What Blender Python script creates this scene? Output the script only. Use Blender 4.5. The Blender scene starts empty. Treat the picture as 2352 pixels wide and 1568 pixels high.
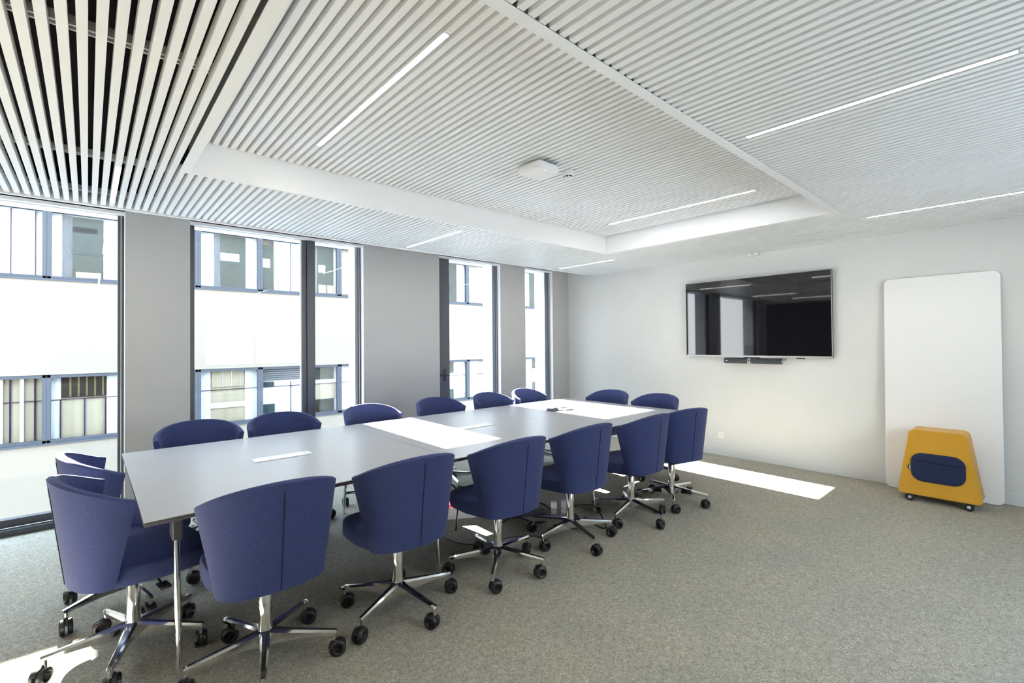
import bpy, bmesh, math, random
from mathutils import Vector, Matrix
random.seed(7)
PI = math.pi
SC = bpy.context.scene
COL = SC.collection

# ------------------------------------------------------------------ camera
EYE = Vector((0.0, 0.0, 1.5))
yaw, pitch, roll, FPX, CYPX = 0.730464, 0.0125122, -0.0086411, 1087.74, 774.76
fw = Vector((math.sin(yaw) * math.cos(pitch), math.cos(yaw) * math.cos(pitch), math.sin(pitch)))
rt = Vector((math.cos(yaw), -math.sin(yaw), 0.0))
up = rt.cross(fw)
r2 = rt * math.cos(roll) + up * math.sin(roll)
u2 = -rt * math.sin(roll) + up * math.cos(roll)
cam_data = bpy.data.cameras.new('camera')
cam = bpy.data.objects.new('camera', cam_data)
COL.objects.link(cam)
M = Matrix.Identity(4)
for i in range(3):
    M[i][0], M[i][1], M[i][2], M[i][3] = r2[i], u2[i], -fw[i], EYE[i]
cam.matrix_world = M
cam_data.sensor_fit = 'HORIZONTAL'
cam_data.sensor_width = 36.0
cam_data.lens = 36.0 * FPX / 2352.0
cam_data.shift_y = -(784.0 - CYPX) / 2352.0
cam_data.clip_start = 0.05
cam_data.clip_end = 300
SC.camera = cam

# ------------------------------------------------------------------ light
WORLD_STRENGTH, SUN_STRENGTH, LAMP_STRENGTH, EXPOSURE = 13.0, 120.0, 45.0, 0.42
SC.view_settings.view_transform = 'Standard'
SC.view_settings.look = 'None'
SC.view_settings.gamma = 1.0
SC.view_settings.use_curve_mapping = False
SC.view_settings.exposure = EXPOSURE
world = bpy.data.worlds.new('sky'); SC.world = world; world.use_nodes = True
wn = world.node_tree; wn.nodes.clear()
wo = wn.nodes.new('ShaderNodeOutputWorld'); wb = wn.nodes.new('ShaderNodeBackground')
wtc = wn.nodes.new('ShaderNodeTexCoord'); wsx = wn.nodes.new('ShaderNodeSeparateXYZ'); wr = wn.nodes.new('ShaderNodeValToRGB')
wn.links.new(wtc.outputs['Generated'], wsx.inputs[0]); wn.links.new(wsx.outputs['Z'], wr.inputs[0])
wr.color_ramp.elements[0].position = 0.0; wr.color_ramp.elements[0].color = (.95, .98, 1.0, 1)
wr.color_ramp.elements[1].position = 0.7; wr.color_ramp.elements[1].color = (.55, .76, 1.0, 1)
wn.links.new(wr.outputs[0], wb.inputs[0]); wb.inputs[1].default_value = WORLD_STRENGTH
wn.links.new(wb.outputs[0], wo.inputs[0])
sd = bpy.data.lights.new('sun', 'SUN'); sd.energy = SUN_STRENGTH; sd.angle = math.radians(.3); sd.color = (1.0, .95, .87)
sun = bpy.data.objects.new('sun', sd); COL.objects.link(sun)
SLOPE = 0.5625
sun.rotation_euler = Vector((-.022, -1.0, -SLOPE)).to_track_quat('-Z', 'Y').to_euler()
sun.location = (2, 30, 20)
cy = SC.cycles
cy.max_bounces = 10; cy.diffuse_bounces = 5; cy.glossy_bounces = 4; cy.transparent_max_bounces = 12
cy.sample_clamp_indirect = 6.0
cy.caustics_reflective = False; cy.caustics_refractive = False

# ------------------------------------------------------------------ materials
MATS = {}
def nt(name):
    m = bpy.data.materials.new(name); m.use_nodes = True
    return m, m.node_tree.nodes, m.node_tree.links, m.node_tree.nodes['Principled BSDF']
def mat(name, col, rough=.5, metal=0.0, noise=0.0, scale=40.0, bump=0.0, spec=None, stretch=None, sheen=0.0):
    m, N, L, b = nt(name)
    b.inputs['Base Color'].default_value = (*col, 1); b.inputs['Roughness'].default_value = rough; b.inputs['Metallic'].default_value = metal
    if spec is not None: b.inputs['Specular IOR Level'].default_value = spec
    if sheen: b.inputs['Sheen Weight'].default_value = sheen; b.inputs['Sheen Roughness'].default_value = .5
    if noise or bump:
        tc = N.new('ShaderNodeTexCoord'); mp = N.new('ShaderNodeMapping'); nz = N.new('ShaderNodeTexNoise')
        if stretch: mp.inputs['Scale'].default_value = stretch
        nz.inputs['Scale'].default_value = scale; nz.inputs['Detail'].default_value = 3
        L.new(tc.outputs['Object'], mp.inputs[0]); L.new(mp.outputs[0], nz.inputs['Vector'])
        if noise:
            rp = N.new('ShaderNodeValToRGB')
            rp.color_ramp.elements[0].position = .3; rp.color_ramp.elements[1].position = .7
            rp.color_ramp.elements[0].color = (*[c * (1 - noise) for c in col], 1); rp.color_ramp.elements[1].color = (*[min(1, c * (1 + noise)) for c in col], 1)
            L.new(nz.outputs['Fac'], rp.inputs[0]); L.new(rp.outputs[0], b.inputs['Base Color'])
        if bump:
            bp = N.new('ShaderNodeBump'); bp.inputs['Strength'].default_value = bump; bp.inputs['Distance'].default_value = .002
            L.new(nz.outputs['Fac'], bp.inputs['Height']); L.new(bp.outputs[0], b.inputs['Normal'])
    MATS[name] = m
    return m
def emit(name, col, s):
    m, N, L, b = nt(name)
    b.inputs['Base Color'].default_value = (*col, 1)
    b.inputs['Emission Color'].default_value = (*col, 1); b.inputs['Emission Strength'].default_value = s
    MATS[name] = m; return m
def glass(name, tint, refl):
    m = bpy.data.materials.new(name); m.use_nodes = True; N = m.node_tree.nodes; L = m.node_tree.links; N.clear()
    o = N.new('ShaderNodeOutputMaterial'); mx = N.new('ShaderNodeMixShader'); t = N.new('ShaderNodeBsdfTransparent'); g = N.new('ShaderNodeBsdfGlossy')
    t.inputs[0].default_value = (*tint, 1); g.inputs['Roughness'].default_value = 0.0
    lw = N.new('ShaderNodeLayerWeight'); pw = N.new('ShaderNodeMath'); pw.operation = 'POWER'; pw.inputs[1].default_value = 5.0
    ma = N.new('ShaderNodeMath'); ma.operation = 'MULTIPLY_ADD'; ma.inputs[1].default_value = 1.0 - refl; ma.inputs[2].default_value = refl
    L.new(lw.outputs['Facing'], pw.inputs[0]); L.new(pw.outputs[0], ma.inputs[0]); L.new(ma.outputs[0], mx.inputs[0]); L.new(t.outputs[0], mx.inputs[1]); L.new(g.outputs[0], mx.inputs[2]); L.new(mx.outputs[0], o.inputs[0])
    MATS[name] = m; return m

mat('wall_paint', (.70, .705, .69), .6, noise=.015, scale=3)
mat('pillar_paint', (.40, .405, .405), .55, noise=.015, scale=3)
mat('white_metal', (.92, .925, .93), .38)
mat('white_paint', (.86, .86, .86), .5)
mat('plenum_black', (.012, .010, .012), .9, noise=.2, scale=4)
mat('dark_wood', (.035, .022, .018), .45, noise=.3, scale=9, stretch=(1, 1, .08))
mat('anthracite', (.055, .060, .075), .38)
mat('chair_fabric', (.029, .040, .120), .9, noise=.30, scale=420, bump=.25, spec=.2, stretch=(1, 1, .35), sheen=.08)
mat('seam_navy', (.004, .005, .018), .9)
mat('chrome', (.78, .78, .77), .10, 1.0)
mat('black_plastic', (.012, .012, .013), .38)
mat('gas_black', (.02, .02, .022), .3)
mat('table_laminate', (.42, .425, .44), .28, noise=.01, scale=60)
mat('table_edge', (.05, .05, .06), .5)
mat('flap_white', (.86, .87, .88), .35)
mat('screen', (.004, .004, .006), .03)
mat('bezel_grey', (.38, .37, .37), .35, .6)
mat('tv_back', (.02, .02, .022), .5)
mat('mesh_cloth', (.035, .042, .052), .8, noise=.25, scale=600)
mat('board_white', (.88, .88, .87), .30)
mat('yellow_felt', (.56, .29, .022), .95, noise=.12, scale=300, bump=.2, sheen=.2)
mat('navy_felt', (.010, .018, .058), .95, noise=.15, scale=300)
mat('tag_black', (.01, .01, .01), .6)
mat('rubber', (.015, .015, .016), .6)
mat('hub_grey', (.55, .55, .55), .4)
mat('outlet_plastic', (.86, .84, .85), .4)
mat('device_white', (.85, .85, .84), .45)
mat('device_dark', (.03, .03, .035), .5)
mat('steel_grey', (.40, .42, .45), .45, .4)
mat('beige_plastic', (.45, .41, .36), .5)
mat('red_plastic', (.45, .01, .05), .5)
mat('facade_cream', (.124, .110, .091), .8, spec=0, noise=.03, scale=.7)
mat('facade_frame', (.038, .042, .049), .7, spec=0)
mat('panel_white', (.30, .30, .30), .7, spec=0)
mat('panel_beige', (.160, .138, .100), .8, spec=0, noise=.10, scale=6, stretch=(1, 1, .05))
mat('panel_dark', (.016, .014, .011), .8, spec=0, noise=.2, scale=3)
mat('panel_green', (.022, .026, .021), .6, spec=0, noise=.25, scale=1.6)
mat('panel_teal', (.020, .028, .030), .5, spec=0, noise=.2, scale=2)
mat('joint_purple', (.02, .010, .024), .7, spec=0)
mat('panel_yellow', (.065, .05, .028), .6, spec=0)
mat('pale_bounce_ground', (.75, .75, .74), .9, noise=.1, scale=5)  # unseen ground made pale to bounce sky light up to the ceiling
emit('led', (1.0, .97, .91), LAMP_STRENGTH)
emit('led_small', (.7, 1.0, .8), 2.0)
glass('pane_clear', (.985, .99, .99), .012)
glass('pane_far', (.97, .98, .98), .008)
# corrugated green reflection panel
m, N, L, b = nt('panel_corrugated'); MATS['panel_corrugated'] = m
tc = N.new('ShaderNodeTexCoord'); wv = N.new('ShaderNodeTexWave'); rp = N.new('ShaderNodeValToRGB')
wv.inputs['Scale'].default_value = 6.5; L.new(tc.outputs['Object'], wv.inputs['Vector'])
rp.color_ramp.elements[0].color = (.014, .021, .022, 1); rp.color_ramp.elements[1].color = (.030, .035, .028, 1)
L.new(wv.outputs['Fac'], rp.inputs[0]); L.new(rp.outputs[0], b.inputs['Base Color']); b.inputs['Specular IOR Level'].default_value = 0
# dotted pale brick, painted as a reflection in the far panes
m, N, L, b = nt('reflected_brick'); MATS['reflected_brick'] = m
tc = N.new('ShaderNodeTexCoord'); mp = N.new('ShaderNodeMapping'); br = N.new('ShaderNodeTexBrick')
mp.inputs['Rotation'].default_value = (PI / 2, 0, 0)
L.new(tc.outputs['Object'], mp.inputs[0]); L.new(mp.outputs[0], br.inputs['Vector'])
br.inputs['Scale'].default_value = 9.0; br.inputs['Color1'].default_value = (.075, .077, .083, 1); br.inputs['Color2'].default_value = (.062, .066, .072, 1)
br.inputs['Mortar'].default_value = (.018, .02, .026, 1); br.inputs['Mortar Size'].default_value = .03
L.new(br.outputs[0], b.inputs['Base Color']); b.inputs['Specular IOR Level'].default_value = 0
# carpet
m, N, L, b = nt('carpet'); MATS['carpet'] = m
tc = N.new('ShaderNodeTexCoord')
n1 = N.new('ShaderNodeTexNoise'); n1.inputs['Scale'].default_value = 150; n1.inputs['Detail'].default_value = 3; n1.inputs['Roughness'].default_value = .65
n2 = N.new('ShaderNodeTexNoise'); n2.inputs['Scale'].default_value = 2.2; n2.inputs['Detail'].default_value = 4
n3 = N.new('ShaderNodeTexNoise'); n3.inputs['Scale'].default_value = 48; n3.inputs['Detail'].default_value = 4; n3.inputs['Distortion'].default_value = 1.5
for n in (n1, n2, n3): L.new(tc.outputs['Object'], n.inputs['Vector'])
r1 = N.new('ShaderNodeValToRGB')
e = r1.color_ramp.elements; e[0].position = .30; e[0].color = (.150, .140, .116, 1); e[1].position = .70; e[1].color = (.62, .59, .50, 1)
el = r1.color_ramp.elements.new(.5); el.color = (.355, .335, .278, 1)
av = N.new('ShaderNodeMath'); av.operation = 'MULTIPLY_ADD'; av.inputs[1].default_value = .55
ml = N.new('ShaderNodeMath'); ml.operation = 'MULTIPLY'; ml.inputs[1].default_value = .45
L.new(n3.outputs['Fac'], ml.inputs[0]); L.new(n1.outputs['Fac'], av.inputs[0]); L.new(ml.outputs[0], av.inputs[2])
L.new(av.outputs[0], r1.inputs[0])
mx = N.new('ShaderNodeMix'); mx.data_type = 'RGBA'; mx.blend_type = 'MULTIPLY'; mx.inputs[0].default_value = 1.0
r3 = N.new('ShaderNodeValToRGB'); r3.color_ramp.elements[0].position = .3; r3.color_ramp.elements[0].color = (.90, .91, .93, 1); r3.color_ramp.elements[1].position = .7; r3.color_ramp.elements[1].color = (1.0, .98, .95, 1)
L.new(n2.outputs['Fac'], r3.inputs[0]); L.new(r1.outputs[0], mx.inputs[6]); L.new(r3.outputs[0], mx.inputs[7]); L.new(mx.outputs[2], b.inputs['Base Color'])
bp = N.new('ShaderNodeBump'); bp.inputs['Strength'].default_value = .6; bp.inputs['Distance'].default_value = .006
L.new(av.outputs[0], bp.inputs['Height']); L.new(bp.outputs[0], b.inputs['Normal'])
b.inputs['Roughness'].default_value = .95; b.inputs['Specular IOR Level'].default_value = .15

# ------------------------------------------------------------------ helpers
class MB:
    """collects shapes into one mesh"""
    def __init__(s): s.b = bmesh.new(); s.ang = 22
    def box(s, x0, x1, y0, y1, z0, z1, bev=0.0, seg=2):
        t = bmesh.new(); bmesh.ops.create_cube(t, size=1.0)
        for v in t.verts: v.co = Vector(((x0 + x1) / 2 + v.co.x * (x1 - x0), (y0 + y1) / 2 + v.co.y * (y1 - y0), (z0 + z1) / 2 + v.co.z * (z1 - z0)))
        if bev: bmesh.ops.bevel(t, geom=t.edges[:], offset=bev, segments=seg, profile=.5, affect='EDGES')
        s.add(t); return s
    def add(s, t, mtx=None):
        me = bpy.data.meshes.new('tmp')
        if mtx is not None: bmesh.ops.transform(t, matrix=mtx, verts=t.verts)
        t.to_mesh(me); t.free(); s.b.from_mesh(me); bpy.data.meshes.remove(me)
    def grid(s, rows, closed=False, cap0=False, cap1=False):
        vr = [[s.b.verts.new(p) for p in r] for r in rows]
        n = len(vr[0])
        for i in range(len(vr) - 1):
            for j in range(n if closed else n - 1):
                k = (j + 1) % n
                s.b.faces.new((vr[i][j], vr[i][k], vr[i + 1][k], vr[i + 1][j]))
        if cap0: s.b.faces.new(list(reversed(vr[0])))
        if cap1: s.b.faces.new(vr[-1])
        return s
    def tube(s, pts, r, n=8, cap=True):
        pts = [Vector(p) for p in pts]; rows = []
        if n < 18: s.ang = max(s.ang, 50)
        rr = r if isinstance(r, (list, tuple)) else [r] * len(pts)
        t0 = (pts[1] - pts[0]).normalized()
        nrm = t0.orthogonal().normalized()
        for i, p in enumerate(pts):
            t = (pts[min(i + 1, len(pts) - 1)] - pts[max(i - 1, 0)]).normalized()
            nrm = (nrm - t * nrm.dot(t)).normalized(); bn = t.cross(nrm)
            rows.append([p + (nrm * math.cos(a) + bn * math.sin(a)) * rr[i] for a in [2 * PI * k / n for k in range(n)]])
        return s.grid(rows, True, cap, cap)
    def lathe(s, prof, n=24, axis='z', at=(0, 0, 0)):
        rows = []
        if n < 18: s.ang = max(s.ang, 36)
        for r, h in prof:
            row = []
            for k in range(n):
                a = 2 * PI * k / n; c, d = r * math.cos(a), r * math.sin(a)
                p = (c, d, h) if axis == 'z' else ((h, c, d) if axis == 'x' else (d, h, c))
                row.append(Vector(p) + Vector(at))
            rows.append(row)
        return s.grid(rows, True, prof[0][0] > 1e-6, prof[-1][0] > 1e-6)
    def build(s, name, m, parent=None, smooth=None, bevel=0.0):
        bmesh.ops.remove_doubles(s.b, verts=s.b.verts, dist=1e-6)
        bmesh.ops.recalc_face_normals(s.b, faces=s.b.faces)
        me = bpy.data.meshes.new(name); s.b.to_mesh(me); s.b.free()
        me.materials.append(MATS[m])
        if smooth is None: smooth = s.ang
        if smooth:
            me.polygons.foreach_set('use_smooth', [True] * len(me.polygons)); me.set_sharp_from_angle(angle=math.radians(smooth))
        o = bpy.data.objects.new(name, me); COL.objects.link(o)
        if bevel:
            md = o.modifiers.new('bevel', 'BEVEL'); md.width = bevel; md.segments = 2; md.limit_method = 'ANGLE'
        if parent: o.parent = parent
        return o
def empty(name, loc=(0, 0, 0), rz=0.0):
    o = bpy.data.objects.new(name, None); COL.objects.link(o); o.location = loc; o.rotation_euler = (0, 0, rz); o.empty_display_size = .1
    return o
def tag(o, label, cat, group=None):
    o['label'] = label; o['category'] = cat
    if group: o['group'] = group
    return o
def struct(o): o['kind'] = 'structure'; return o
def rounded_rect(hw, hh, r, n=6):
    pts = []
    for cx_, cy_, a0 in ((hw - r, hh - r, 0), (-hw + r, hh - r, PI / 2), (-hw + r, -hh + r, PI), (hw - r, -hh + r, 1.5 * PI)):
        for k in range(n + 1):
            a = a0 + PI / 2 * k / n; pts.append((cx_ + r * math.cos(a), cy_ + r * math.sin(a)))
    return pts

# ------------------------------------------------------------------ room shell
CE = 2.605           # underside of the slat ceiling
XL, XR, YB, YW = -2.6, 6.235, -1.8, 5.48
YO = 5.885           # outer face of the facade wall
YRAIL = 4.87
struct(MB().box(XL, XR, YB, YO, -.15, 0).build('floor', 'carpet'))
struct(MB().box(XR, XR + .2, YB, YO, 0, 3.1).build('wall_right', 'wall_paint'))
wl = struct(MB().box(XL - .2, XL, YB, YO, 0, 3.1).build('wall_left', 'wall_paint'))
MB().box(XL, XL + .03, 3.65, 5.40, 0, 2.58, .003).build('wood_panel', 'dark_wood', wl)
BW = (2.0, 4.2, 1.0, 2.1)       # added unseen window behind the camera, lifts light on ceiling and walls
wbk = struct(MB().box(XL, BW[0], YB - .2, YB, 0, 3.1).box(BW[1], XR, YB - .2, YB, 0, 3.1).box(BW[0], BW[1], YB - .2, YB, 0, BW[2]).box(BW[0], BW[1], YB - .2, YB, BW[3], 3.1).build('wall_back', 'wall_paint'))
w5 = struct(empty('window_5', (3.1, YB - .1, 1.55)))
MB().box(-1.1, -1.05, -.03, .03, -.55, .55).box(1.05, 1.1, -.03, .03, -.55, .55).box(-.025, .025, -.03, .03, -.55, .55).box(-1.1, 1.1, -.03, .03, -.55, -.5).box(-1.1, 1.1, -.03, .03, .5, .55).build('frame', 'anthracite', w5)
MB().box(-1.05, 1.05, -.003, .003, -.5, .5).build('pane', 'pane_clear', w5, smooth=0)
bb = struct(MB().box(6.228, XR, YB, YW, 0, .105, .0015).build('baseboard_right', 'wall_paint'))

OPEN = [(-2.2, .25), (.736, 2.494), (3.581, 4.677), (5.197, 5.83)]
HEAD = 2.715
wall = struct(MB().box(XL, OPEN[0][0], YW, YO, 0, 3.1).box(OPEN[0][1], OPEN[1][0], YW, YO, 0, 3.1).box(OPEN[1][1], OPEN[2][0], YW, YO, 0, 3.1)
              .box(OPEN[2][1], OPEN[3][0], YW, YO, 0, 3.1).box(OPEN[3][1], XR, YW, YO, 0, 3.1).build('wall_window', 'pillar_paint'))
hd = MB()
for a, b_ in OPEN: hd.box(a, b_, YW + .01, YO, HEAD, 3.1)
hd.build('lintel', 'white_paint', wall)
cd = MB()
for a, b_ in zip([XL] + [o[1] for o in OPEN], [o[0] for o in OPEN] + [8.0]): cd.box(a, b_, YO + .001, YO + .03, -6.2, 3.1)
for a, b_ in OPEN: cd.box(a, b_, YO + .001, YO + .03, HEAD + .02, 3.1).box(a, b_, YO + .001, YO + .03, -6.2, -.02)
cd.build('added_cladding', 'anthracite', wall, smooth=0)  # added dark skin out of view, keeps sun bounce off the opposite facade
# bright exterior reveals lining the window embrasures
for a, b_ in OPEN:
    r_ = MB().box(b_ - .012, b_, 5.64, YO + .01, 0, HEAD).box(a, a + .012, 5.64, YO + .01, 0, HEAD)
    r_.build('reveal_lining', 'white_paint', wall)
    MB().box(b_ - .006, b_ + .0, YW - .003, 5.55, .0, HEAD).build('corner_trim', 'white_paint', wall)
# windows
def window(n, x0, x1, mull=None, sash=None, handle=None):
    w = struct(empty('window_%d' % n, ((x0 + x1) / 2, 5.58, 0)))
    w_inv = Vector((-(x0 + x1) / 2, -5.58, 0))
    def B(mb, name, m_, par=None, **k):
        bmesh.ops.translate(mb.b, vec=w_inv, verts=mb.b.verts); return mb.build(name, m_, par or w, **k)
    fr = MB().box(x0, x0 + .045, 5.55, 5.62, .1, HEAD, .003).box(x1 - .05, x1, 5.55, 5.62, .1, HEAD, .003)
    fr.box(x0, x1, 5.55, 5.62, .055, .12, .004).box(x0, x1, 5.56, 5.61, HEAD - .02, HEAD, .003)
    B(fr, 'frame', 'anthracite', smooth=20)
    B(MB().box(x0, x1, 5.485, 5.56, .0, .05, .003), 'threshold', 'anthracite')
    B(MB().box(x0, x1, 5.49, 5.55, HEAD - .028, HEAD + .02, .003), 'head_trim', 'white_paint')
    edges = [x0 + .045, x1 - .05]
    B(MB().box(x1 - .030, x1 - .024, 5.545, 5.552, .1, HEAD - .02), 'gasket', 'hub_grey')
    if mull:
        B(MB().box(mull - .025, mull + .02, 5.545, 5.63, .1, HEAD - .02, .003), 'mullion', 'anthracite'); edges.insert(1, mull)
        B(MB().box(mull - .036, mull - .025, 5.56, 5.60, .1, HEAD - .02), 'gasket', 'hub_grey')
    if sash:
        s = B(MB().box(sash[0], sash[1], 5.525, 5.60, .12, HEAD - .03, .004), 'sash', 'anthracite')
        if handle:
            hx, hz = handle
            p = B(MB().box(hx - .016, hx + .016, 5.513, 5.527, hz - .085, hz + .085, .004), 'handle', 'black_plastic', s)
            l = B(MB().tube([(hx, 5.52, hz), (hx, 5.475, hz)], .010).tube([(hx + .04, 5.475, hz), (hx - .10, 5.470, hz - .002)], .0105), 'lever', 'black_plastic', s)
    for a, b_ in zip(edges[:-1], edges[1:]):
        B(MB().box(a, b_, 5.585, 5.591, .11, HEAD - .01), 'pane', 'pane_clear', smooth=0)
    return w
window(1, OPEN[0][0], OPEN[0][1])
window(2, OPEN[1][0], OPEN[1][1], mull=1.825, sash=(1.845, 1.935))
window(3, OPEN[2][0], OPEN[2][1], sash=(3.60, 3.775), handle=(3.69, 1.068))
window(4, OPEN[3][0], OPEN[3][1])
# added unseen sunshade blade above the windows, sets where the sun patches end
struct(MB().box(-3, 8, 6.62, 6.70, 2.955, 3.0).box(-3, 8, YO, 6.64, 3.1, 3.14).box(-3, 8, 6.60, 6.70, 2.99, 3.14).build('added_sunshade', 'anthracite'))

# ceiling: black deck, slats, coffer frame, rail
ceil = struct(MB().box(XL, XR, YB, YO, 3.0, 3.1).build('ceiling', 'plenum_black'))
CX0, CX1, CY0, CY1 = .482, 4.788, 1.186, 3.59      # coffer opening
FX0, FX1, FY0, FY1 = .428, 4.842, 1.136, 3.615     # outer edge of its frame
CZ = CE + .21
PITCH, SW, SH, PH0, PH1 = .0515, .0305, .05, .395, .617
LIGHTS = [  # x, y0, y1, coffer?
    (1.12, 1.66, 3.16, True, 'long warm white light strip set in the coffer near its left end'),
    (4.30, 1.64, 3.19, True, 'light strip set in the coffer near the wall with the screen'),
    (2.66, .04, 1.05, False, 'bright light strip right of the coffer, nearest the front'),
    (5.215, .0, 1.03, False, 'thin light strip right of the coffer, above the whiteboard'),
    (.115, 3.76, 4.74, False, 'light strip between open slats at upper left, by the first window'),
    (2.69, 3.755, 4.80, False, 'light strip in the slats above the second window bay'),
    (5.26, 3.79, 4.775, False, 'light strip in the slats near the far window corner'),
    (.115, .04, 1.05, False, 'added light strip in the slats right above the viewer, out of the frame'), (-1.3, 2.9, 4.3, False, 'added light strip beyond the left edge of the frame, by the dark panelled wall')]  # last two strips are added out of view to raise the room's brightness
def slat_x(x, ph): return round((x - ph) / PITCH) * PITCH + ph
LIGHTS = [(slat_x(l[0], PH1 if l[3] else PH0),) + l[1:] for l in LIGHTS]
def cuts(y0, y1, holes):
    segs = [(y0, y1)]
    for a, b_ in holes:
        out = []
        for s0, s1 in segs:
            if b_ <= s0 or a >= s1: out.append((s0, s1)); continue
            if a > s0: out.append((s0, a))
            if b_ < s1: out.append((b_, s1))
        segs = out
    return segs
left, right, mid_w, mid_n, cof = MB(), MB(), MB(), MB(), MB()
i0 = int((XL - PH0) / PITCH); i1 = int((XR - PH0) / PITCH)
for i in range(i0, i1 + 1):
    x = i * PITCH + PH0
    if x - SW / 2 < XL or x + SW / 2 > XR: continue
    hl = [(l[1] - .004, l[2] + .004) for l in LIGHTS if not l[3] and abs(l[0] - x) < .01]
    hc = [(l[1] - .004, l[2] + .004) for l in LIGHTS if l[3] and abs(l[0] - x) < .01]
    if x + SW / 2 < FX0 - .001: tgt = [(left, YB + .01, YRAIL)]
    elif x - SW / 2 > FX1 + .001: tgt = [(right, YB + .01, YRAIL)]
    else: tgt = [(mid_w, FY1 + .002, YRAIL), (mid_n, YB + .01, FY0 - .002)]
    for mb, a, b_ in tgt:
        for s0, s1 in cuts(a, b_, hl): mb.box(x - SW / 2, x + SW / 2, s0, s1, CE, CE + SH)
    x = i * PITCH + PH1
    hc = [(l[1] - .004, l[2] + .004) for l in LIGHTS if l[3] and abs(l[0] - x) < .01]
    if CX0 + .004 < x - SW / 2 and x + SW / 2 < CX1 - .004:
        for s0, s1 in cuts(CY0 + .006, CY1 - .006, hc): cof.box(x - SW / 2, x + SW / 2, s0, s1, CZ, CZ + SH)
for mb in (left, right, mid_w, mid_n, cof): mb.build('slat_panel', 'white_metal', ceil, smooth=0)
cf = MB()
T = .004
cf.box(FX0, CX0, FY0, FY1, CE - T, CE).box(CX1, FX1, FY0, FY1, CE - T, CE).box(CX0, CX1, FY0, CY0, CE - T, CE).box(CX0, CX1, CY1, FY1, CE - T, CE)
cf.box(CX0 - T, CX0, CY0, CY1, CE, CZ + .06).box(CX1, CX1 + T, CY0, CY1, CE, CZ + .06).box(CX0, CX1, CY0 - T, CY0, CE, CZ + .06).box(CX0, CX1, CY1, CY1 + T, CE, CZ + .06)
cf.build('coffer_frame', 'white_metal', ceil, smooth=0)
MB().box(XL, 6.02, YRAIL, YRAIL + .012, CE - .012, CE + .09).box(XL, 6.02, YRAIL - .006, YRAIL + .02, CE - .014, CE - .010).build('edge_rail', 'white_metal', ceil, smooth=0)
MB().box(XL, XR, YRAIL + .013, YRAIL + .02, CE + .06, 3.0).build('plenum_board', 'plenum_black', ceil, smooth=0)
MB().box(XL, XR, YRAIL + .02, YW, 2.86, 2.88).build('pocket_soffit', 'white_paint', ceil, smooth=0)
for yy in (2.32, 3.82, 4.70):
    MB().box(XL, FX0 - .03, yy - .022, yy - .012, CE + SH, CE + SH + .035).box(XL, FX0 - .03, yy + .012, yy + .022, CE + SH, CE + SH + .035).build('carrier_rail', 'white_metal', ceil, smooth=0)

for x, y0, y1, c, label in LIGHTS:
    z = CZ if c else CE
    r_ = empty('ceiling_light', (x, (y0 + y1) / 2, z)); h = (y1 - y0) / 2
    tag(r_, label, 'light', 'recessed light strips')
    MB().box(-SW / 2 - .001, -SW / 2 + .002, -h, h, -.001, .05).box(SW / 2 - .002, SW / 2 + .001, -h, h, -.001, .05).box(-SW / 2, SW / 2, -h, h, .046, .05).box(-SW / 2, SW / 2, -h - .002, -h + .003, -.001, .05).box(-SW / 2, SW / 2, h - .003, h + .002, -.001, .05).build('housing', 'white_metal', r_, smooth=0)
    MB().box(-SW / 2 + .0025, SW / 2 - .0025, -h + .004, h - .004, -.0005, .012).build('diffuser', 'led', r_, smooth=0)

# ceiling devices
ap = tag(empty('access_point', (2.47, 2.45, CZ), math.radians(2)), 'square white wireless unit with rounded corners fixed under the coffer slats', 'wireless unit')
mb = MB(); base = rounded_rect(.118, .118, .045)
mb.grid([[(x * s, y * s, z) for x, y in base] for s, z in ((.80, -.020), (.97, -.022), (1.0, -.030), (1.0, -.048), (.97, -.062), (.86, -.071), (.5, -.074))], True, True, True)
mb.build('cover', 'device_white', ap, smooth=50)
MB().box(-.06, .06, -.06, .06, -.021, -.0005, .002).tube([(.07, .1, -.005), (.085, .112, -.022)], .004).build('bracket', 'steel_grey', ap)
MB().lathe([(.0, -.0755), (.003, -.0752), (.003, -.070)], 8, at=(-.02, -.09, 0)).build('status_lamp', 'led_small', ap)
sm = tag(empty('smoke_detector', (2.745, 2.40, CZ)), 'small round white smoke detector beside the wireless unit', 'smoke detector')
MB().lathe([(.046, -.0005), (.048, -.004), (.047, -.030), (.042, -.040)], 28).build('body', 'device_white', sm)
MB().lathe([(.036, -.039), (.036, -.052)], 28).build('sensor_slot', 'device_dark', sm)
cp = MB().lathe([(.0, -.062), (.030, -.061), (.038, -.052), (.038, -.050), (.034, -.049)], 28)
for k in range(8):
    a = k * PI / 4; cp.tube([(.038 * math.cos(a), .038 * math.sin(a), -.038), (.037 * math.cos(a), .037 * math.sin(a), -.052)], .003, 5)
cp.build('cap', 'device_white', sm)
se = tag(empty('wall_sensor', (XR - .002, 2.378, 2.583)), 'small white sensor box high on the wall above the screen', 'sensor')
MB().box(-.075, 0, -.06, .06, -.018, .016, .006).build('housing', 'device_white', se)
MB().box(-.0765, -.074, -.02, .02, -.008, .004).build('lens', 'steel_grey', se)

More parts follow.
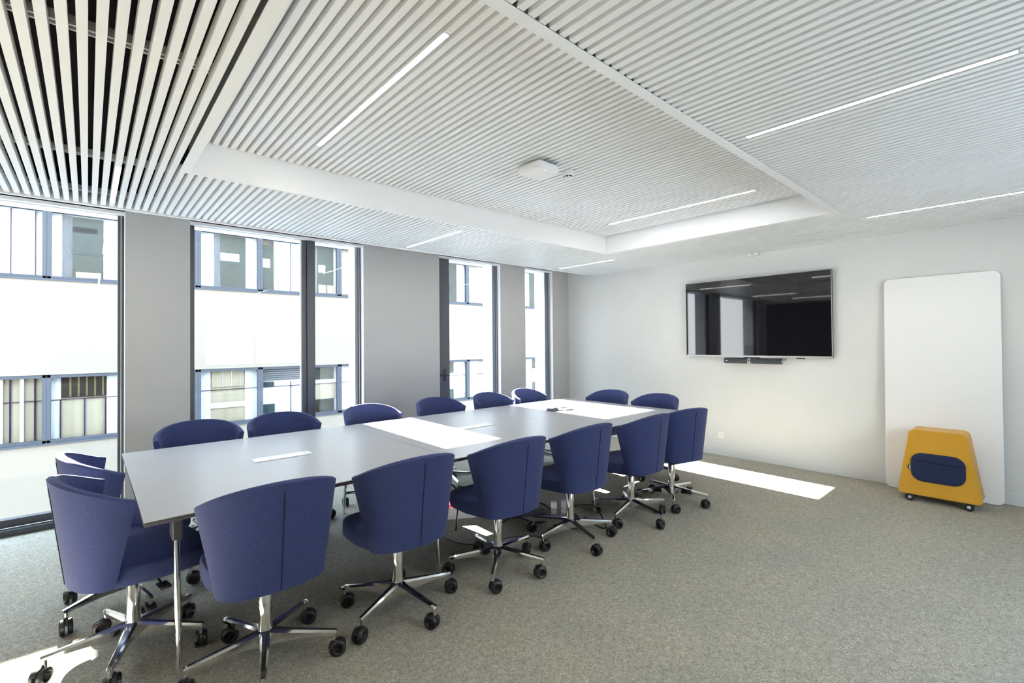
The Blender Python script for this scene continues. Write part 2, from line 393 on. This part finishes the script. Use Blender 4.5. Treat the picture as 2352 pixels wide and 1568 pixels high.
# ------------------------------------------------------------------ opposite building
bl = tag(empty('building', (3, 14, -3)), 'cream facade with two bands of grey-framed windows across the street', 'building')
def BB(mb, name, m_, par=None, **k):
    off = Vector((-3, -14, 3)); bmesh.ops.translate(mb.b, vec=off, verts=mb.b.verts)
    return mb.build(name, m_, par or bl, **k)
FX_0, FX_1, FYY = -14, 32, 14.0
Z = dict(t0=2.95, t1=4.46, l0=-.53, l1=.92)
BB(MB().box(FX_0, FX_1, FYY, FYY + .35, Z['t1'], 5.95).box(FX_0, FX_1, FYY, FYY + .35, Z['l1'], Z['t0']).box(FX_0, FX_1, FYY, FYY + .35, -6.2, Z['l0']).box(FX_0, FX_1, FYY + .5, FYY + 8, -6.2, 5.9), 'wall', 'facade_cream', smooth=0)
BB(MB().box(FX_0 - .1, FX_1 + .1, FYY - .06, FYY + 8.1, 5.9, 6.0), 'roof', 'panel_white', smooth=0)
BB(MB().box(.30, 2.11, FYY + .02, FYY + 3, 6.0, 7.6), 'added_sun_block', 'panel_white', smooth=0)  # added unseen block, keeps direct sun off the first table section
XS = [-11.4, -8.7, -6.05, -3.35, -.65, 2.055, 3.46, 5.62, 8.2, 10.4, 12.4, 15, 18, 21]
def wins(z0, z1, content):
    for a, b_ in zip(XS[:-1], XS[1:]):
        w = MB(); h = .07 if b_ - a > 1.6 else .06
        y0, y1 = FYY + .02, FYY + .12
        w.box(a, a + h, y0, y1, z0, z1, .008).box(b_ - h, b_, y0, y1, z0, z1, .008).box(a, b_, y0, y1, z0, z0 + .07, .008).box(a, b_, y0, y1, z1 - .07, z1, .008)
        w.box(a, b_, FYY - .03, FYY + .05, z0 - .03, z0 + .01)
        f = BB(w, 'window', 'facade_frame', smooth=0)
        BB(MB().box(a + h, b_ - h, FYY + .075, FYY + .082, z0 + .07, z1 - .07), 'pane', 'pane_far', f, smooth=0)
        for (p0, p1, q0, q1, m_, nm) in content(a, b_, z0, z1):
            dy = .165 if m_ == 'joint_purple' else .185 if nm == 'reflected_pier' else (.17 if nm in ('reflected_opening', 'reflected_lamp', 'box', 'reflected_stripe') else .2)
            if nm in ('reflected_lamp', 'box', 'reflected_stripe'): dy = .155
            BB(MB().box(p0, p1, FYY + dy, FYY + dy + .03, q0, q1), nm, m_, f, smooth=0)
def top_content(a, b_, z0, z1):  # coloured panels standing in for reflections in the upper panes
    W = b_ - a; P = []
    lo, hi = z0 + .07, z1 - .07
    P.append((a, b_, z0, z1, 'panel_white', 'reflected_panel'))
    if a < -.7:
        for xx in ((-1.19, -.83) if abs(b_ + .65) < .1 else (a + W * .5,)): P.append((xx - .008, xx + .008, lo, hi, 'joint_purple', 'reflected_joint'))
    if abs(a + .65) < .1:
        P += [(-.42, -.27, lo, hi, 'reflected_brick', 'reflected_pier'), (-.26, .26, lo, hi - .02, 'panel_green', 'reflected_opening'), (-.26, .26, lo + .55, hi - .1, 'panel_corrugated', 'reflected_stripe'), (-.25, .16, hi - .36, hi - .24, 'panel_yellow', 'reflected_lamp'), (-.2, .22, lo, lo + .14, 'panel_beige', 'box'), (-.26, .26, lo + .52, lo + .56, 'panel_teal', 'box')]
    elif abs(a - 2.055) < .1:
        P += [(2.42, 2.55, lo, hi, 'reflected_brick', 'reflected_pier'), (2.56, 3.14, lo, hi, 'panel_green', 'reflected_opening'), (2.56, 2.99, lo + .70, lo + .90, 'panel_white', 'box'), (2.56, 3.14, lo + .62, lo + .66, 'panel_teal', 'box')]
    elif abs(a - 3.46) < .1:
        P += [(3.56, 3.84, lo, hi, 'panel_green', 'reflected_opening'), (3.56, 3.74, lo + .62, lo + .86, 'panel_white', 'box'), (3.56, 3.70, hi - .14, hi, 'panel_yellow', 'reflected_lamp'), (4.28, 4.29, lo, hi, 'joint_purple', 'reflected_joint'),
              (4.88, 5.0, lo, hi, 'reflected_brick', 'reflected_pier'), (5.02, 5.5, lo, hi, 'panel_green', 'reflected_opening'), (5.05, 5.25, lo + .62, lo + .84, 'panel_white', 'box'), (5.05, 5.28, lo, lo + .26, 'panel_beige', 'box'), (5.31, 5.5, lo, lo + .26, 'panel_beige', 'box')]
    elif abs(a - 5.62) < .1: P += [(5.75, 6.1, lo, hi, 'panel_beige', 'reflected_opening')]
    elif a > 8:
        P += [(a + W * .5, a + W * .82, lo, hi, 'panel_green', 'reflected_opening'), (a + W * .12, a + W * .3, lo, hi, 'panel_beige', 'reflected_pier')]
    return P
def low_content(a, b_, z0, z1):  # same for the lower panes: reflections painted as flat panels
    W = b_ - a; P = []; lo, hi = z0 + .07, z1 - .07
    P.append((a, b_, z0, z1, 'panel_beige' if a < 3 else 'panel_white', 'reflected_panel'))
    P.append((a, b_, lo + .82, lo + .832, 'joint_purple', 'reflected_joint'))
    if abs(b_ + .65) < .1:
        for xx in (-1.19, -.83): P.append((xx - .012, xx + .012, lo, hi, 'joint_purple', 'reflected_joint'))
        for k in range(5): P.append((a + 1.1 + k * .3, a + 1.16 + k * .3, lo, hi, 'panel_white', 'reflected_stripe'))
    elif abs(a + .65) < .1:
        P += [(a, -.43, z0, z1, 'panel_white', 'reflected_pier'), (.32, b_, z0, z1, 'panel_white', 'reflected_pier'), (-.43, .32, lo + .86, hi, 'panel_dark', 'reflected_opening')]
        for k in range(5): P.append((-.30 + k * .135, -.265 + k * .135, lo + .88, hi, 'panel_yellow', 'reflected_stripe'))
        for xx in (-.44, -.05, .30): P.append((xx - .01, xx + .01, lo, lo + .82, 'joint_purple', 'reflected_joint'))
    elif abs(a - 2.055) < .1:
        P += [(2.13, 2.34, z0, z1, 'panel_white', 'reflected_pier'), (3.12, b_, z0, z1, 'panel_white', 'reflected_pier'), (2.36, 3.1, lo + .9, hi, 'panel_beige', 'reflected_opening'), (2.34, 3.12, lo + .36, lo + .5, 'panel_white', 'box')]
        for k in range(3): P.append((2.6 + k * .2, 2.612 + k * .2, lo + .9, hi, 'panel_white', 'reflected_stripe'))
    elif abs(a - 3.46) < .1:
        for k in range(6): P.append((3.52, 4.6, hi - .03 - k * .055, hi - .005 - k * .055, 'facade_frame', 'reflected_stripe'))
        P += [(3.52, 3.84, lo + .83, lo + .96, 'panel_teal', 'reflected_opening'), (3.52, 3.86, lo + .10, lo + .35, 'panel_teal', 'reflected_opening'), (4.28, 4.29, lo, lo + .95, 'joint_purple', 'reflected_joint'),
              (4.88, 5.5, hi - .36, hi, 'panel_green', 'reflected_opening'), (4.88, 5.55, lo + .38, lo + .8, 'panel_beige', 'box'), (4.9, 5.5, lo, lo + .36, 'panel_dark', 'reflected_opening'), (5.05, 5.3, lo + .04, lo + .2, 'panel_green', 'box')]
    else:
        P += [(a + W * .55, a + W * .75, hi - .4, hi, 'panel_green', 'reflected_opening'), (a + W * .55, a + W * .75, lo, lo + .35, 'panel_teal', 'reflected_opening'), (a + W * .3, a + W * .42, lo, hi, 'panel_beige', 'reflected_pier')]
    return P
wins(Z['t0'], Z['t1'], top_content)
wins(Z['l0'], Z['l1'], low_content)
gr = struct(MB().box(-30, 45, -40, 40, -6.4, -6.2).build('ground', 'pale_bounce_ground'))

# ------------------------------------------------------------------ conference table
TT = .765
TX = [.176, 1.765, 3.24, 4.745]; TY0, TY1 = 2.511, 4.235
tb = tag(empty('conference_table', (2.46, 3.37, 0)), 'long pale grey conference table in three joined sections on polished legs', 'table')
def TB(mb, name, m_, par=None, **k):
    bmesh.ops.translate(mb.b, vec=Vector((-2.46, -3.37, 0)), verts=mb.b.verts); return mb.build(name, m_, par or tb, **k)
FLAPS = [(.96, 3.35), (2.565, 3.36), (4.02, 3.40)]
for k in range(3):
    x0, x1 = TX[k] + (.0025 if k else 0), TX[k + 1] - (.0025 if k < 2 else 0)
    top = TB(MB().box(x0, x1, TY0, TY1, TT - .004, TT, .0012), 'tabletop', 'table_laminate')
    TB(MB().box(x0, x1, TY0, TY1, TT - .022, TT - .0045, .003), 'edge_band', 'table_edge', top)
    fx, fy = FLAPS[k]
    if k < 2:
        fl = TB(MB().box(fx - .178, fx + .178, fy - .053, fy + .053, TT + .0003, TT + .004, .001), 'cable_flap', 'flap_white', top)
        TB(MB().box(fx + .14, fx + .142, fy - .035, fy + .035, TT + .0041, TT + .0045), 'flap_groove', 'steel_grey', top)
        TB(MB().box(fx - .18, fx + .18, fy - .0575, fy - .0535, TT + .0002, TT + .002), 'flap_shadow_gap', 'steel_grey', top)
    else:
        TB(MB().box(fx - .178, fx + .178, fy - .053, fy + .053, TT + .0003, TT + .003, .001), 'cable_flap', 'flap_white', top)
def leg(x, side):
    ytop, ybot = (TY0 + .22, 2.615) if side < 0 else (TY1 - .20, 4.165)
    mb = MB(); rows = []
    for t in (0, .05, .35, .7, .97, 1):
        p = Vector((x, ytop + (ybot - ytop) * t, (TT - .03) * (1 - t) + .0 * t))
        w = .026 - .010 * t; d = .016 - .004 * t
        if t == 1: w *= .8; d *= .8
        rows.append([p + Vector((d * math.cos(a), w * math.sin(a), 0)) for a in [2 * PI * q / 14 for q in range(14)]])
    mb.grid(rows, True, True, True)
    lg = TB(mb, 'leg', 'chrome', smooth=40)
    TB(MB().box(x - .02, x + .02, ytop - .06, ytop + .045, TT - .16, TT - .023, .006), 'bracket', 'anthracite', lg)
for x in (.31, 1.70, 3.30, 4.60):
    leg(x, -1); leg(x, 1)
    TB(MB().box(x - .02, x + .02, TY0 + .2, TY1 - .2, TT - .06, TT - .0225, .004), 'cross_rail', 'anthracite')
for yy in (2.80, 3.95):
    TB(MB().box(TX[0] + .12, TX[3] - .12, yy - .02, yy + .02, TT - .062, TT - .0225, .004), 'side_rail', 'anthracite')

# things on the table
cl = tag(empty('conference_phone', (3.83, 3.555, TT + .0006)), 'small dark wedge shaped conference device on the far table section', 'conference device')
mb = MB()
mb.grid([[(-.12, -.05, .0), (.0, -.05, .0), (.0, .05, .0), (-.12, .05, .0)], [(-.10, -.04, .03), (-.03, -.03, .035), (-.03, .03, .035), (-.10, .04, .03)]], True, True, True)
mb.build('body', 'anthracite', cl, bevel=.004)
mb = MB(); mb.grid([[(-.06, y, .030), (.05, y, .027), (.13, y, .020), (.17, y, .030)] for y in (-.03, .03)] + [[(-.06, y, .024), (.05, y, .021), (.13, y, .014), (.17, y, .026)] for y in (.03, -.03)], False)
mb.build('wing', 'anthracite', cl, smooth=60)
rm = tag(empty('remote_control', (3.93, 3.435, TT + .0005), math.radians(-12)), 'slim dark remote control lying in front of the wedge shaped device', 'remote control')
MB().box(-.085, .02, -.02, .02, 0, .014, .004).build('body', 'device_dark', rm)
MB().box(.02, .13, -.012, .012, .002, .007, .002).build('handle', 'device_dark', rm)

# ------------------------------------------------------------------ chairs
def sgnp(v, e): return math.copysign(abs(v) ** e, v)
def shell_pt(t, v, off):
    a = .227 + .067 * v - off; b_ = .129 + .120 * v - off; yc = -.119 + .061 * v
    th = t * PI / 2
    ztop = .904 - .098 * abs(t) ** 1.9
    z = .426 + (ztop - .426) * v
    return Vector((a * sgnp(math.sin(th), .88), yc - b_ * sgnp(math.cos(th), .82), z))
def make_shell():
    NT, NV = 36, 8; mb = MB(); rows = []
    ts = [-1 + 2 * i / NT for i in range(NT + 1)]
    vo = [j / NV for j in range(NV + 1)]
    prof = [(v, 0.0, 0.0) for v in vo] + [(1.0, .010, .008), (1.0, .022, .009), (1.0, .032, .004)] + [(v, .036, 0.0) for v in reversed(vo)] 
    for t in ts:
        row = []
        for v, off, dz in prof:
            p = shell_pt(t, v, off); p.z += dz; row.append(p)
        rows.append(row)
    vr = [[mb.b.verts.new(p) for p in r] for r in rows]; n = len(prof)
    for i in range(len(vr) - 1):
        for j in range(n):
            k = (j + 1) % n; mb.b.faces.new((vr[i][j], vr[i][k], vr[i + 1][k], vr[i + 1][j]))
    for e_, rev in ((0, False), (-1, True)):
        r_ = vr[e_]; h = len(vo)
        # end cap as strips between outer and inner
        for j in range(h - 1):
            a0, a1, b0, b1 = r_[j], r_[j + 1], r_[n - 1 - j], r_[n - 2 - j]
            mb.b.faces.new((a0, b0, b1, a1))
        mb.b.faces.new([r_[h - 1], r_[n - h]] + [r_[q] for q in range(n - h - 1, h - 1, -1)])
    return mb
def seat_mb():
    mb = MB(); out = []
    n = 40
    for k in range(n):
        a = 2 * PI * k / n
        x, y = sgnp(math.cos(a), .36), sgnp(math.sin(a), .36)
        yy = .045 + y * .245 - .012 * x * x * (y > 0)
        hw = .240 if yy > -.02 else .240 - .058 * min(1, (-.02 - yy) / .14)
        out.append((x * hw, yy))
    rows = []
    for s, z in ((.93, .412), (.985, .414), (1.0, .422), (1.0, .482), (.992, .492), (.97, .499), (.88, .504), (.6, .508), (.25, .510)):
        rows.append([(x * s, .035 + (y - .035) * s, z) for x, y in out])
    return mb.grid(rows, True, True, True)
def arm_mb():
    mb = MB()
    secs = [(.018, .028, .160, .084), (.06, .023, .152, .094), (.16, .018, .140, .103), (.28, .0135, .127, .104), (.318, .012, .123, .104), (.326, .010, .121, .106)]
    rows = []
    for x, w, zt, zb in secs:
        rows.append([Vector((x, -w, zb)), Vector((x, -w, zt - .010)), Vector((x, -w * .55, zt)), Vector((x, w * .55, zt)), Vector((x, w, zt - .010)), Vector((x, w, zb))])
    mb.grid(rows, True, True, True)
    mb.lathe([(.011, .108), (.011, .074), (.008, .072)], 12, at=(.312, 0, 0))
    return mb
def caster_mb():
    # origin at the stem; the wheel pair trails along -x, axle along y
    mb = MB(); ax = Vector((-.018, 0, .038))
    for s in (-1, 1):
        prof = [(.015, s * .006), (.034, s * .006), (.038, s * .009), (.038, s * .022), (.035, s * .026), (.024, s * .027), (.020, s * .023), (.018, s * .008)]
        mb.lathe(prof + [(.015, s * .006)], 24, axis='y', at=ax)
    # hood
    rows = []
    for k in range(9):
        a = math.radians(-5 + 20 * k)
        c, s_ = math.cos(a), math.sin(a)
        rows.append([ax + Vector((r * c, y, r * s_)) for r, y in ((.032, -.0055), (.042, -.0055), (.042, .0055), (.032, .0055))])
    mb.grid(rows, True, True, True)
    mb.tube([(0, 0, .060), (0, 0, .078)], .010, 10)
    return mb
CH = {}
def make_chair():
    r_ = empty('swivel_chair')
    sh = make_shell().build('backrest', 'chair_fabric', r_, smooth=45)
    pts = [shell_pt(0, .01 + .93 * k / 20, -.0008) for k in range(21)]
    MB().tube(pts, .0028, 5).build('back_seam', 'seam_navy', sh)
    pts = [shell_pt(-1 + 2 * k / 48, 1.0, .034) + Vector((0, 0, .004)) for k in range(49)]
    MB().tube(pts, .0032, 6).build('piping', 'chair_fabric', sh)
    seat_mb().build('seat', 'chair_fabric', r_, smooth=50)
    MB().box(-.09, .09, -.12, .13, .378, .4115, .008).build('mechanism', 'black_plastic', r_)
    MB().tube([(.05, .05, .385), (.16, .06, .378), (.20, .06, .372)], [.006, .006, .006], 8).box(.19, .265, .035, .085, .364, .378, .006).build('lever', 'black_plastic', r_)
    MB().lathe([(.014, .36), (.014, .40)], 14).lathe([(.030, .368), (.030, .376), (.022, .380)], 18).build('gas_lift', 'gas_black', r_)
    MB().lathe([(.020, .088), (.034, .092), (.037, .110), (.036, .135), (.031, .165), (.0285, .20), (.0275, .368), (.025, .371)], 24).build('column', 'chrome', r_, smooth=50)
    arm = caster = None
    for k in range(5):
        if k == 0:
            lg = arm_mb().build('leg', 'chrome', r_, smooth=25); cs = caster_mb().build('caster', 'black_plastic', lg)
            arm, caster = lg, cs
        else:
            lg = arm.copy(); COL.objects.link(lg); lg.parent = r_
            cs = caster.copy(); COL.objects.link(cs); cs.parent = lg
        cs.location = (.312, 0, 0)
    return r_
def copy_tree(o, parent=None):
    c = o.copy(); COL.objects.link(c)
    if parent: c.parent = parent
    for ch in list(o.children): copy_tree(ch, c)
    return c
CHAIRS = [  # x, y, facing (deg), star (deg world), lift, label, group
    (.632, 2.482, 0, 38, 0, 'blue swivel chair closest to the viewer on the near side of the table', 'near'),
    (1.318, 2.463, 0, 63, 0, 'second blue swivel chair along the near side, beside the closest one', 'near'),
    (2.041, 2.437, 0, 8, 0, 'third blue swivel chair along the near side, left of the chair by power sockets', 'near'),
    (2.762, 2.432, 0, 38, 0, 'fourth blue chair on the near side with cables and sockets behind its base', 'near'),
    (3.488, 2.375, 0, 47, 0, 'fifth blue chair on the near side, next to the last one', 'near'),
    (4.092, 2.34, -14, 69, 0, 'last blue chair on the near side, beside the sunlit carpet strip', 'near'),
    (.645, 4.225, 180, 20, 0, 'blue chair on the window side in front of the first grey pillar', 'far'),
    (1.258, 4.22, 180, 55, 0, 'blue chair on the window side in front of the dark window mullion', 'far'),
    (2.066, 4.21, 183, 5, 0, 'third blue chair from the left on the window side', 'far'),
    (2.842, 4.22, 180, 40, 0, 'blue chair on the window side in front of the second grey pillar', 'far'),
    (3.60, 4.22, 186, 30, 0, 'blue chair on the window side in front of the window with a handle', 'far'),
    (4.245, 4.265, 188, 60, 0, 'sunlit rimmed blue chair last on the window side, near the room corner', 'far'),
    (4.745, 3.64, 93, 20, -.015, 'blue chair at the table end facing away from the screen, nearer the corner', 'screen end'),
    (4.755, 2.985, 88, 50, -.015, 'blue chair at the table end before the screen, nearer the wall socket', 'screen end'),
    (.170, 3.00, -80, 36, 0, 'blue chair at the left table end, nearer the viewer', 'left end'),
    (.175, 3.62, -83, 70, 0, 'blue chair at the left table end, half hidden behind its neighbour', 'left end')]
GN = {'near': 'chairs along the near side of the table', 'far': 'chairs along the window side of the table', 'screen end': 'chairs at the screen end of the table', 'left end': 'chairs at the left end of the table'}
proto = make_chair()
roots = [proto] + [copy_tree(proto) for _ in CHAIRS[1:]]
for r_, (x, y, fa, st, lift, label, g) in zip(roots, CHAIRS):
    r_.location = (x, y, 0); r_.rotation_euler = (0, 0, math.radians(fa)); tag(r_, label, 'chair', GN[g])
    k = 0
    for c in r_.children:
        nm = c.name.split('.')[0]
        if nm == 'leg':
            c.rotation_euler = (0, 0, math.radians(st + 72 * k - fa)); k += 1
            for d in c.children: d.rotation_euler = (0, 0, random.uniform(0, 2 * PI))
        elif nm in ('backrest', 'seat', 'mechanism', 'lever', 'gas_lift'): c.location.z += lift

# ------------------------------------------------------------------ screen wall
tv = tag(empty('television', (6.175, 2.412, 1.803)), 'large black wall mounted screen above the bare pale wall', 'television')
HY, HZ = .866, .501
MB().box(0, .035, -HY, HY, -HZ, HZ, .004).build('casing', 'tv_back', tv)
MB().box(-.0015, .001, -HY + .008, HY - .008, -HZ + .022, HZ - .008).build('screen', 'screen', tv, smooth=0)
MB().box(-.004, .002, -HY, HY, -HZ, -HZ + .021, .001).box(-.003, .002, -HY, -HY + .007, -HZ, HZ).box(-.003, .002, HY - .007, HY, -HZ, HZ).box(-.003, .002, -HY, HY, HZ - .007, HZ).build('bezel', 'bezel_grey', tv)
MB().box(-.0048, -.0038, HY - .05, HY - .018, -HZ + .007, -HZ + .015).build('badge', 'flap_white', tv)
MB().box(.035, .059, -.3, .3, -.2, .2, .003).build('wall_bracket', 'tv_back', tv)
MB().box(-.004, .012, -.59, -.50, -HZ - .012, -HZ + .002, .003).build('receiver', 'device_dark', tv)
sb = tag(empty('video_bar', (6.145, 2.393, 1.257)), 'slim dark cloth covered video bar hanging under the screen', 'video bar')
for y0, y1 in ((.052, .346), (-.346, .010)):
    o = MB().lathe([(.020, y0), (.0335, y0 + .008), (.0345, y0 + .02), (.0345, y1 - .02), (.0335, y1 - .008), (.020, y1)], 28, axis='y').build('speaker', 'mesh_cloth', sb, smooth=50)
MB().lathe([(.012, -.3475), (.027, -.3465), (.027, -.340)], 24, axis='y').build('end_cap', 'steel_grey', sb)
MB().lathe([(.030, .010), (.036, .012), (.036, .050), (.030, .052)], 28, axis='y').build('camera_ring', 'bezel_grey', sb)
MB().lathe([(.012, -.0395), (.009, -.0400), (.0, -.0400)], 16, axis='x', at=(0, .031, 0)).lathe([(.012, -.0395), (.012, -.03)], 16, axis='x', at=(0, .031, 0)).build('camera_lens', 'device_dark', sb)
MB().box(-.0352, -.034, .29, .316, -.003, .003).build('badge', 'flap_white', sb)
MB().box(.02, .088, -.05, .11, -.012, .045, .004).build('mount', 'tv_back', sb)
tag(MB().tube([(6.165, 2.065 - .05 * k / 10, 1.300 - .028 * math.sin(PI * k / 10)) for k in range(11)], .004, 6).build('screen_cable', 'device_dark'), 'short black cable loop hanging below the screen, right of the video bar', 'cable')
ot = tag(empty('wall_outlet', (XR, 2.833, .262)), 'square white power socket low on the screen wall', 'power socket')
MB().box(-.010, 0, -.041, .041, -.041, .041, .004).build('plate', 'outlet_plastic', ot)
MB().lathe([(.021, -.0105), (.020, -.0102), (.020, -.006)], 20, axis='x').build('socket_ring', 'flap_white', ot)
MB().lathe([(.003, -.0112), (.003, -.010)], 8, axis='x', at=(0, .008, 0)).lathe([(.003, -.0112), (.003, -.010)], 8, axis='x', at=(0, -.008, 0)).build('socket_hole', 'device_dark', ot)

# whiteboard leaning on the wall: left edge further out than the right one
wbd = tag(empty('whiteboard', (6.165, .660, 0)), 'tall blank whiteboard with rounded corners leaning against the wall', 'whiteboard')
pts = rounded_rect(.424, 1.063, .05, 8)
mb = MB(); mb.grid([[(x_, p[0], p[1] + 1.063) for p in pts] for x_ in (-.009, .009)], True, True, True)
o = mb.build('panel', 'board_white', wbd, smooth=40, bevel=.003)
o.location = (-.052, 0, .004); o.rotation_euler = (0, math.radians(2.2), 0)
MB().box(.004, .014, -.3, .3, 1.4, 1.44, .002).build('back_rail', 'white_metal', wbd).location = (0, 0, 0)

# yellow rolling seat
pf = tag(empty('rolling_pouf', (5.855, .640, 0)), 'yellow wedge shaped rolling pouf with navy pocket before the whiteboard', 'pouf')
mb = MB()
def trap(hw_t, hw_b, z0, z1, xo):  # rounded trapezoid outline in the y-z plane
    pts = []; R = .055; r0 = .028
    cs = [(hw_t - R, z1 - R, R, -5, 84), (-hw_t + R, z1 - R, R, 96, 185), (-hw_b + r0, z0 + r0, r0, 185, 268), (hw_b - r0, z0 + r0, r0, 272, 355)]
    for cy_, cz_, r_, a0, a1 in cs:
        for k in range(8):
            a = math.radians(a0 + (a1 - a0) * k / 7); pts.append(Vector((xo, cy_ + r_ * math.cos(a), cz_ + r_ * math.sin(a))))
    return pts
rows = []
for xo, ins in ((-.120, .030), (-.130, .020), (-.135, .010), (-.133, .002), (-.124, -.001), (-.112, .0), (.0, .003), (.112, .0), (.124, -.001), (.133, .002), (.135, .012), (.130, .03)):
    rows.append(trap(.205 - ins, .285 - ins, .066 + ins, .668 - ins, xo))
rows[0] = [Vector((-.138, p.y * .75, .36 + (p.z - .36) * .75)) for p in rows[1]]
mb.grid(rows, True, True, True)
pb = mb.build('cushion', 'yellow_felt', pf, smooth=50)
mb = MB(); mb.tube([p + Vector((0, 0, 0)) for p in trap(.205 + .0005, .285 + .0005, .0655, .6685, -.122)], .0025, 5, False); mb.build('piping', 'yellow_felt', pb)
pts = rounded_rect(.186, .130, .085, 8)
mb = MB(); mb.grid([[(x_, p[0] * s, p[1] * s + .330) for p in pts] for x_, s in ((-.136, 1.0), (-.1435, 1.0), (-.1455, .985), (-.147, .8))], True, True, True)
pk = mb.build('pocket', 'navy_felt', pf, smooth=50)
MB().tube([(-.1468, .178, .392), (-.1482, .0, .385), (-.1468, -.178, .372)], .003, 5).build('pocket_opening', 'seam_navy', pk)
MB().box(-.1425, -.137, .186, .205, .300, .338).build('tag', 'tag_black', pf)
MB().box(-.1432, -.1424, .188, .196, .304, .334).build('tag_print', 'flap_white', pf)
MB().box(-.10, .10, -.24, .24, .056, .068).build('base_plate', 'device_dark', pf)
for x_ in (-.095, .095):
    for y_ in (-.20, .20):
        c = MB().lathe([(.012, -.012), (.030, -.012), (.036, -.008), (.036, .008), (.030, .012), (.012, .012)], 24, axis='y' if 0 else 'x', at=(x_ - .022, y_, .036)).build('caster', 'rubber', pf)
        MB().lathe([(.0135, -.0125), (.013, -.0135), (.013, .0135), (.0135, .0125)], 16, axis='x', at=(x_ - .022, y_, .036)).build('wheel_hub', 'hub_grey', c)
        MB().box(x_ - .006, x_ + .016, y_ - .014, y_ + .014, .040, .060, .003).build('fork', 'device_dark', c)

# ------------------------------------------------------------------ cables and power under the table
def bez(pts, n=10):
    out = []; P = [Vector(p) for p in pts]; P = [P[0]] + P + [P[-1]]
    for i in range(1, len(P) - 2):
        for k in range(n):
            t = k / n; a, b_, c, d = P[i - 1], P[i], P[i + 1], P[i + 2]
            out.append(.5 * ((2 * b_) + (c - a) * t + (2 * a - 5 * b_ + 4 * c - d) * t * t + (3 * b_ - a - 3 * c + d) * t ** 3))
    out.append(P[-2]); return out
def cable(pts, r, label):
    return tag(MB().tube(bez(pts), r, 7).build('cable', 'black_plastic', smooth=60), label, 'cable', 'black cables under the table')
cable([(2.58, 3.16, .006), (2.74, 3.20, .05), (2.93, 3.14, .085), (3.02, 3.00, .07), (3.04, 2.88, .03)], .006, 'black cable arching from the floor to the power sockets')
cable([(2.58, 3.02, .006), (2.66, 2.97, .05), (2.72, 2.88, .03), (2.78, 2.83, .007), (2.95, 2.77, .007), (3.12, 2.755, .008), (3.19, 2.80, .012)], .006, 'black cable curving low behind the fourth near chair base')
cable([(2.58, 2.60, .006), (2.74, 2.60, .006), (2.89, 2.70, .006), (3.04, 2.74, .006)], .006, 'black cable lying flat behind the fourth near chair')
cable([(3.23, 2.86, .01), (3.25, 2.76, .06), (3.235, 2.575, .10), (3.17, 2.42, .03), (3.11, 2.36, .007), (3.09, 2.42, .01), (3.11, 2.52, .03), (3.15, 2.62, .02)], .006, 'loose black cable loop under the table by the third leg')
cable([(1.99, 2.95, .74), (1.995, 2.95, .60), (2.0, 2.98, .45), (2.03, 3.02, .33), (2.02, 3.1, .18), (2.1, 3.2, .02)], .006, 'black cable hanging down from the middle table section')
cable([(1.92, 3.05, .44), (1.98, 3.02, .455), (2.06, 2.99, .43), (2.12, 3.0, .34), (2.14, 3.04, .2), (2.18, 3.12, .02)], .006, 'looped black cable end beside the hanging cable')
cable([(2.05, 3.10, .006), (2.08, 2.92, .006), (2.22, 2.78, .006), (2.40, 2.76, .006), (2.52, 2.70, .006), (2.60, 2.62, .006)], .0035, 'thin cable crossing the sunlit carpet under the table')
def socket(x, y, h, m_, label, rz):
    s = tag(empty('power_socket', (x, y, .005), rz), label, 'power socket', 'power sockets under the table')
    MB().box(-.026, .026, -.026, .026, 0, h * .5, .004).build('base', 'beige_plastic', s)
    MB().box(-.026, .026, -.026, .026, h * .5, h, .004).build('top', m_, s)
    MB().lathe([(.015, -.0275), (.013, -.0275), (.012, -.02)], 16, axis='y', at=(0, 0, h * .28)).build('plug_hole', 'hub_grey', s)
socket(3.045, 2.87, .105, 'outlet_plastic', 'pale translucent topped power socket block, left of the pair on the floor', math.radians(-45))
socket(3.115, 2.815, .115, 'hub_grey', 'grey topped power socket block, right of the pair on the floor', math.radians(-45))
fb = tag(empty('power_strip', (2.82, 3.02, 0), math.radians(-25)), 'dark power strip on the carpet with cables plugged in', 'power strip')
MB().box(-.20, .20, -.03, .03, 0, .035, .006).build('body', 'device_dark', fb)
MB().box(-.17, -.13, -.02, .02, .035, .06, .004).build('plug', 'black_plastic', fb)
MB().box(-.09, -.05, -.02, .02, .035, .06, .004).build('plug', 'black_plastic', fb)
ba = tag(empty('waste_tray', (2.42, 3.42, 0), math.radians(-32)), 'white low tray with red items on the floor under the table', 'tray')
mb = MB(); base = rounded_rect(.17, .10, .05)
mb.grid([[(x * s, y * s, z) for x, y in base] for s, z in ((.86, .0), (.92, .006), (1.0, .10), (.985, .101), (.90, .010), (.5, .008))], True, True, True)
mb.build('bowl', 'outlet_plastic', ba, smooth=45)
MB().box(-.13, -.03, -.05, .05, .012, .115, .012).build('contents', 'red_plastic', ba)
